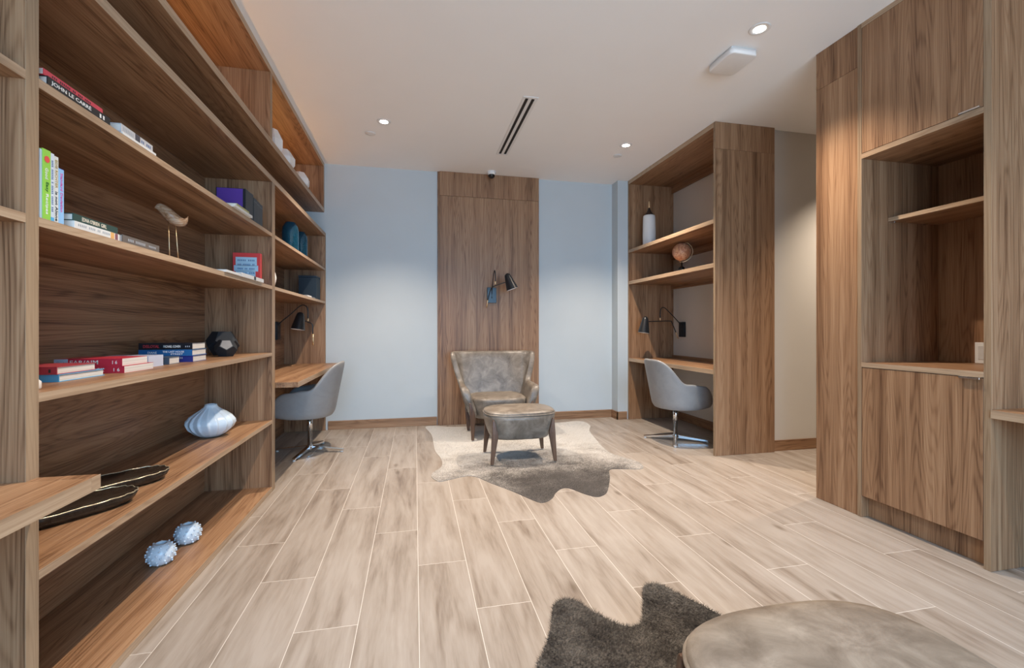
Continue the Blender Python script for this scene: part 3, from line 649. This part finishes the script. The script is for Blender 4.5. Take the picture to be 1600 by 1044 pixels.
book('low book with a dark slate cover and cream pages beside the blue stack, lower shelf', .19, .10, .034, (.06, .09, .13), M_lie(-1.32, 2.40, z), group=g)
book('navy and purple hardback at the bottom of the tallest stack, lower shelf', .236, .155, .032, (.02, .03, .20), M_lie(-1.336, 2.56, z), [('III IIIII', .13, .06, .017, .009, TXGR), ('IIII', .13, .035, .005, .009, TXGR)], group=g)
book('blue hardback lettered The Last House, in the middle of the tallest stack', .236, .16, .031, (.02, .13, .33), M_lie(-1.338, 2.558, z+.0322), [('DIANE', .040, .04, .011, .011, TXW), ('THE LAST HOUSE', .105, .095, .016, .009, TXW), ('STREET', .14, .055, .005, .008, TXW)], group=g)
book('black hardback with red and white lettering on top of the tallest stack', .236, .15, .033, (.01, .011, .016), M_lie(-1.338, 2.559, z+.0634), [('DISLOYAL', .020, .070, .009, .015, TXR), ('MICHAEL COHEN', .108, .075, .010, .012, TXW), ('III', .205, .02, .012, .007, TXGR)], group=g)
# far end of the shelves
g = 'books at the far end of the upper shelf'
book('purple and black upright book facing the camera, far end of the upper shelf', 0.1745, .16, .135, (.016, .016, .018), M_stand(-0.9940, 2.9674, 1.9817), group=g)
tp = [o for o in D.objects if o.name.startswith('book') and o.get('label', '').startswith('purple and black')][0]
bm = bmesh.new(); box_bm(bm, .002, .172, .015, .155, -.0012, 0, 0); finish(bm, 'front_cover', cover((.11, .045, .30)), tp, world=False)
for i, lab in enumerate(('charcoal upright volume beside the purple book, upper shelf', 'second charcoal upright volume of the row, upper shelf', 'charcoal upright volume touching the divider, upper shelf')):
    book(lab, .1605-.005*i, .15, .055, (.022, .023, .025), M_stand(-.992, 3.101+.0555*i, 1.968-.005*i), group=g, bands=[(.02, .024, (.12, .12, .12)), (.15, .154, (.12, .12, .12))])
book('white thin book flat at the far end of the upper shelf', .27, .11, .014, (.78, .77, .72), M_lie(-0.9573, 2.7020, 1.807, R90), hard=False, group=g)
book('small yellow-green book on the white one, far end of the upper shelf', .19, .09, .016, (.45, .42, .14), M_lie(-0.9650, 2.7502, 1.8212, R90), hard=False, group=g)
g = 'books at the far end of the middle shelf'
rb = book('red upright book with a pale blue printed panel facing the camera, middle shelf', .205, .165, .035, (.68, .06, .06), Matrix.Translation((-1.012, 3.285, 1.644)) @ Matrix(((0, -1, 0), (0, 0, 1), (-1, 0, 0))).to_4x4(), group=g)
bm = bmesh.new()
for a, b_, c_, d_ in ((.028, .085, .020, .148), (.083, .122, .012, .158), (.120, .205, .028, .148)): box_bm(bm, a, b_, c_, d_, -.0012, 0, 0)
finish(bm, 'cover_panel', cover((.42, .62, .76)), rb, world=False)
for i, s in enumerate(('IIIII IIII', 'III IIIIII II', 'IIII II IIII', 'IIIII III', 'IIII IIII')):
    text('cover_text', s, TXB, rb, .10, .011, (.055+i*.028, .135, -.0014), (0, -1, 0), (-1, 0, 0), bold=.01)
book('white hardback lying flat in front of the red book, middle shelf', .38, .115, .022, (.78, .78, .77), M_lie(-0.9623, 2.8138, 1.439, R90), [], group=g, bands=[(.20, .235, (.01, .01, .02))])
wp = book('thin white pamphlet behind the white hardback, middle shelf', .20, .13, .012, (.80, .80, .78), M_lie(-0.9623, 2.6037, 1.439, R90), hard=False, group=g)
# far bay
g = 'objects in the far shelf bay'
nb = thing('storage_box', 'navy blue cloth-covered box on the far left shelf above the lamp', 'box', (-1.10, 5.09, 1.439))
box('body', plain('navy_cloth', (.012, .028, .045), .7, 0, .2, 300, .3), nb, -1.178, -1.004, 4.995, 5.195, 1.4395, 1.672, .004); box('lid', plain('navy_cloth_lid', (.014, .03, .05), .7, 0, .2, 300, .3), nb, -1.180, -1.002, 4.993, 5.197, 1.6725, 1.690, .003)
book('white book lying flat by the navy box on the far left shelf', .16, .10, .016, (.76, .75, .73), M_lie(-0.9850, 4.5310, 1.439, R90), group='books in the far bay')
book('dark grey book lying between the white book and the navy box', .13, .10, .014, (.10, .11, .12), M_lie(-0.9850, 4.7280, 1.439, R90), group='books in the far bay')
wv = thing('vase', 'white rounded vase half hidden behind the divider, far left shelf', 'vase', (-1.165, 3.85, 1.439))
lathe('body', [(.04, 0), (.05, .003), (.085, .05), (.095, .10), (.085, .145), (.05, .178), (.03, .188), (.03, .20)], WHITE, wv)
def glass(name, col):
    m, nt, b = base(name, .06, 0, .6); b.inputs['Base Color'].default_value = (*col, 1); b.inputs['Transmission Weight'].default_value = .75; b.inputs['IOR'].default_value = 1.45
    n = nd(nt, 'ShaderNodeTexNoise'); n.inputs['Scale'].default_value = 28; bp = nd(nt, 'ShaderNodeBump'); bp.inputs['Strength'].default_value = .35; bp.inputs['Distance'].default_value = .006
    tc = nd(nt, 'ShaderNodeTexCoord'); nt.links.new(tc.outputs['Object'], n.inputs['Vector']); nt.links.new(n.outputs['Fac'], bp.inputs['Height']); nt.links.new(bp.outputs['Normal'], b.inputs['Normal']); return m
TEAL = glass('teal_glass', (.03, .20, .34))
for x, y, r_, h_, lb in ((-1.11, 4.42, .070, .300, 'larger teal glass jar on the far left shelf'), (-1.11, 4.80, .062, .290, 'smaller teal glass jar next to the larger one on the far left shelf')):
    t = thing('glass_jar', lb, 'jar', (x, y, 1.8072), group='teal glass jars')
    lathe('glass', [(r_*.85, 0), (r_*.97, .01), (r_, .05), (r_, h_*.72), (r_*.93, h_*.86), (r_*.66, h_*.96), (r_*.6, h_), (r_*.56, h_), (r_*.62, h_*.95), (r_*.89, h_*.85), (r_*.96, h_*.72), (r_*.96, .05), (r_*.9, .016), (r_*.4, .012)], TEAL, t, seg=40)
# white faceted vases in the top box
for i, (y, s, h_) in enumerate(((3.80, .075, .21), (4.12, .085, .175), (4.66, .09, .165))):
    lb = ('white faceted vase in the lit top box, partly behind the divider', 'white faceted vase in the middle of the lit top box', 'white faceted vase nearest the back wall in the lit top box')[i]
    o = lathe('faceted_vase', [(s*.6, 0), (s*1.0, h_*.3), (s*1.02, h_*.62), (s*.55, h_*.97), (s*.5, h_), (s*.44, h_), (s*.44, h_*.9)], WHITE, None, seg=6, sm=False); o.location = (-1.085, y, 2.4802); o.rotation_euler[2] = .3*i; tag(o, lb, 'vase', 'white faceted vases')
# ================================================================== ORNAMENTS
# bird
bd = thing('bird_figure', 'carved wooden bird on two thin brass legs on the middle shelf', 'ornament', (-1.12, 2.40, 1.439), math.radians(-62))
birdm = wood('olive_wood', 'y', (.12, .055, .025), (.38, .22, .12), (.55, .42, .30), .3)
sec = [(-.062, .262, .004, .004), (-.054, .268, .014, .012), (-.042, .262, .022, .024), (-.024, .247, .030, .033), (-.004, .232, .035, .036), (.016, .219, .033, .031), (.034, .211, .026, .024), (.050, .211, .016, .018), (.060, .222, .009, .016), (.064, .234, .004, .010)]
bm = bmesh.new(); R = []
for y, z_, a, b_ in sec: R.append([bm.verts.new((a*math.cos(2*PI*k/20), y, z_+b_*math.sin(2*PI*k/20))) for k in range(20)])
for a, b_ in zip(R, R[1:]):
    for k in range(20): bm.faces.new((a[k], a[(k+1) % 20], b_[(k+1) % 20], b_[k]))
bm.faces.new(R[0]); bm.faces.new(R[-1][::-1]); finish(bm, 'body', birdm, bd, True, False)
tube('leg', [(.0, -.012, .205), (.0, -.009, .1), (0, -.006, 0)], .0025, BRASS, bd, 8, False); tube('leg', [(.0, .014, .200), (0, .021, .1), (0, .028, 0)], .0025, BRASS, bd, 8, False)
# dodecahedra
def dodeca(bm, r):
    p = (1+5**.5)/2; vs = []
    for a in (-1, 1):
        for b_ in (-1, 1):
            for c_ in (-1, 1): vs.append((a, b_, c_))
            vs += [(0, a/p, b_*p), (a/p, b_*p, 0), (a*p, 0, b_/p)]
    for q in vs: bm.verts.new(Vector(q)/3**.5*r)
    bmesh.ops.convex_hull(bm, input=bm.verts); bmesh.ops.dissolve_limit(bm, angle_limit=.05, verts=bm.verts, edges=bm.edges)
def lay(bm, spin):
    bm.faces.ensure_lookup_table(); bm.normal_update(); f = min(bm.faces, key=lambda q: q.normal.z); q = f.normal.rotation_difference(Vector((0, 0, -1)))
    bmesh.ops.rotate(bm, verts=bm.verts, matrix=q.to_matrix()); bmesh.ops.rotate(bm, verts=bm.verts, matrix=Matrix.Rotation(spin, 3, 'Z'))
    zmin = min(v_.co.z for v_ in bm.verts); bmesh.ops.translate(bm, verts=bm.verts, vec=(0, 0, -zmin))
NAVYB = plain('matt_black_blue', (.010, .016, .022), .6, 0, .1)
bm = bmesh.new(); dodeca(bm, .094); lay(bm, .25); o = finish(bm, 'dodecahedron', NAVYB, None); o.location = (-1.195, 3.175, .9722); tag(o, 'larger black faceted dodecahedron at the far end of the lower shelf', 'ornament', 'black dodecahedra')
bm = bmesh.new(); dodeca(bm, .063); lay(bm, .1)
bm.faces.ensure_lookup_table(); d0 = Vector((.33, -.9, .3)).normalized(); bm.normal_update()
f = max(bm.faces, key=lambda q: q.normal.dot(d0)); fc = [v_.co.copy() for v_ in f.verts]; ctr = sum(fc, Vector())/len(fc); nr = f.normal.copy()
sd = thing('dodecahedron', 'smaller black faceted dodecahedron with one grey face, in front of the larger one', 'ornament', (-1.12, 3.02, .9722), group='black dodecahedra')
finish(bm, 'body', NAVYB, sd, world=False)
bm = bmesh.new(); bm.faces.new([bm.verts.new(ctr+(p-ctr)*.86+nr*.0006) for p in fc]); finish(bm, 'grey_face', plain('grey_face', (.22, .21, .20), .35), sd, world=False)['label'] = 'grey pentagonal face'
# ribbed vase
BLUEC = plain('pale_blue_glaze', (.66, .77, .86), .22, 0, .03)
rv = thing('ribbed_vase', 'pale blue ribbed onion-shaped vase on the shelf second from the bottom', 'vase', (-1.185, 2.98, .5012))
prof = [(.036, 0), (.058, .004), (.085, .022), (.112, .05), (.124, .078), (.121, .098), (.105, .120), (.080, .140), (.055, .157), (.038, .172), (.032, .182), (.031, .190), (.026, .190), (.024, .178), (.022, .15)]
def rib(a, z_):
    k = sstep(0, .05, z_)*(1-sstep(.15, .185, z_)); q = (a*16/(2*PI)+z_*3.2) % 1
    return 1+k*(.10*(q**1.6)-.05)
lathe('body', prof, BLUEC, rv, seg=216, fn=rib)
# sea urchin holders
for x, y, lb in ((-1.172, 2.418, 'pale blue studded round candle holder on the lowest shelf, nearer the camera'), (-1.150, 2.625, 'pale blue studded round candle holder on the lowest shelf, farther from the camera')):
    t = thing('studded_holder', lb, 'candle holder', (x, y, .0332), group='studded candle holders')
    lathe('body', [(.028, 0), (.042, .006), (.053, .024), (.057, .045), (.054, .066), (.042, .084), (.028, .094), (.021, .095), (.019, .088), (.017, .07), (.010, .05)], BLUEC, t, seg=40)
    for i in range(6):
        zz = .012+i*.0148; rr = .057*math.sqrt(max(.05, 1-((zz-.046)/.056)**2)); nn = max(6, int(12*rr/.057))
        for j in range(nn):
            a = 2*PI*(j+.5*(i % 2))/nn; nrm = Vector((math.cos(a)*rr, math.sin(a)*rr, (zz-.046)*1.05)).normalized()
            bm = bmesh.new(); bmesh.ops.create_icosphere(bm, subdivisions=1, radius=.0055)
            bmesh.ops.translate(bm, verts=bm.verts, vec=Vector((math.cos(a)*rr, math.sin(a)*rr, zz))+nrm*.0015); finish(bm, 'stud', BLUEC, t, True, False)
# dark trays with gilt wavy rims
TRAY = plain('dark_bronze_glaze', (.022, .016, .012), .15, 0, .4, 60, .2); GILT = plain('gilt_rim', (.85, .72, .52), .3, .8, .3, 200)
for x, y, a, lb in ((-1.172, 1.800, math.radians(50), 'dark bronze oval tray with a gilt wavy rim, nearer the desk'), (-1.196, 2.065, math.radians(48), 'dark bronze oval tray with a gilt wavy rim, farther along the shelf')):
    t = thing('oval_tray', lb, 'tray', (x, y, .5012), a, group='dark oval trays')
    rnd = random.Random(5); seg = 96; ph = [rnd.uniform(0, 6) for _ in range(3)]
    def ring(hw, hd, z_, wob):
        out = []
        for i in range(seg):
            q = 2*PI*i/seg; k = 1+wob*(math.sin(q*23+ph[0])+.7*math.sin(q*37+ph[1]))
            c_, s_ = math.cos(q), math.sin(q); out.append((hw*k*math.copysign(abs(c_)**.72, c_), hd*k*math.copysign(abs(s_)**.72, s_), z_+wob*.12*math.sin(q*19+ph[2])))
        return out
    stack('dish', [ring(.12, .045, 0, 0), ring(.185, .070, .002, 0), ring(.205, .080, .020, .004), ring(.213, .086, .040, .010), ring(.207, .081, .040, .009), ring(.19, .068, .033, .004), ring(.05, .02, .031, 0)], TRAY, t)
    bm = bmesh.new(); tube_bm(bm, [Vector(p) for p in ring(.212, .085, .0412, .010)]+[Vector(ring(.212, .085, .0412, .010)[0])], .0016, 6); finish(bm, 'rim', GILT, t, True, False)
# white bottle vase in the niche
bt = thing('bottle_vase', 'tall white bottle vase with a dark neck and brass spout on the upper niche shelf', 'vase', (2.782, 4.95, 2.1212))
lathe('body', [(.062, 0), (.072, .003), (.076, .02), (.077, .16), (.072, .36), (.068, .385), (.060, .388)], WHITE, bt)
lathe('neck', [(.062, .3885), (.056, .395), (.034, .42), (.020, .445), (.013, .468), (.011, .48)], plain('dark_wood_neck', (.035, .022, .016), .35), bt)
lathe('spout', [(.0105, .4805), (.009, .50), (.0075, .54), (.006, .56), (.004, .562)], BRASS, bt, seg=20)
# globe
gl = thing('globe', 'small copper-coloured desk globe on a black stand on the lower niche shelf', 'globe', (2.865, 4.40, 1.7272))
def globe_mat():
    m, nt, b = base('globe_map', .4); tc = nd(nt, 'ShaderNodeTexCoord'); n = nd(nt, 'ShaderNodeTexNoise'); n.inputs['Scale'].default_value = 11; n.inputs['Detail'].default_value = 5
    nt.links.new(tc.outputs['Object'], n.inputs['Vector']); r = ramp(nt, [(.46, (.55, .26, .14)), (.50, (.78, .50, .30)), (.56, (.50, .20, .12)), (.62, (.70, .40, .22))]); nt.links.new(n.outputs['Fac'], r.inputs['Fac']); nt.links.new(r.outputs[0], b.inputs['Base Color']); return m
bm = bmesh.new(); bmesh.ops.create_uvsphere(bm, u_segments=40, v_segments=24, radius=.098); bmesh.ops.translate(bm, verts=bm.verts, vec=(0, 0, .252)); finish(bm, 'ball', globe_mat(), gl, True, False)
arc = [(.112*math.sin(a)*.85, -.112*math.sin(a)*.52, .252+.112*math.cos(a)) for a in [math.radians(20+i*9) for i in range(20)]]
tube('meridian', arc, .004, BRASS, gl, 8, False)
tube('axis_pin', [arc[0], (0, 0, .252+.0), arc[-1]], .003, BRASS, gl, 8, False)
lathe('stand', [(.045, 0), (.048, .006), (.040, .012), (.014, .020), (.014, .028), (.030, .040), (.036, .058), (.032, .076), (.014, .092), (.008, .10), (.008, .140)], plain('black_lacquer', (.008, .008, .008), .12), gl)
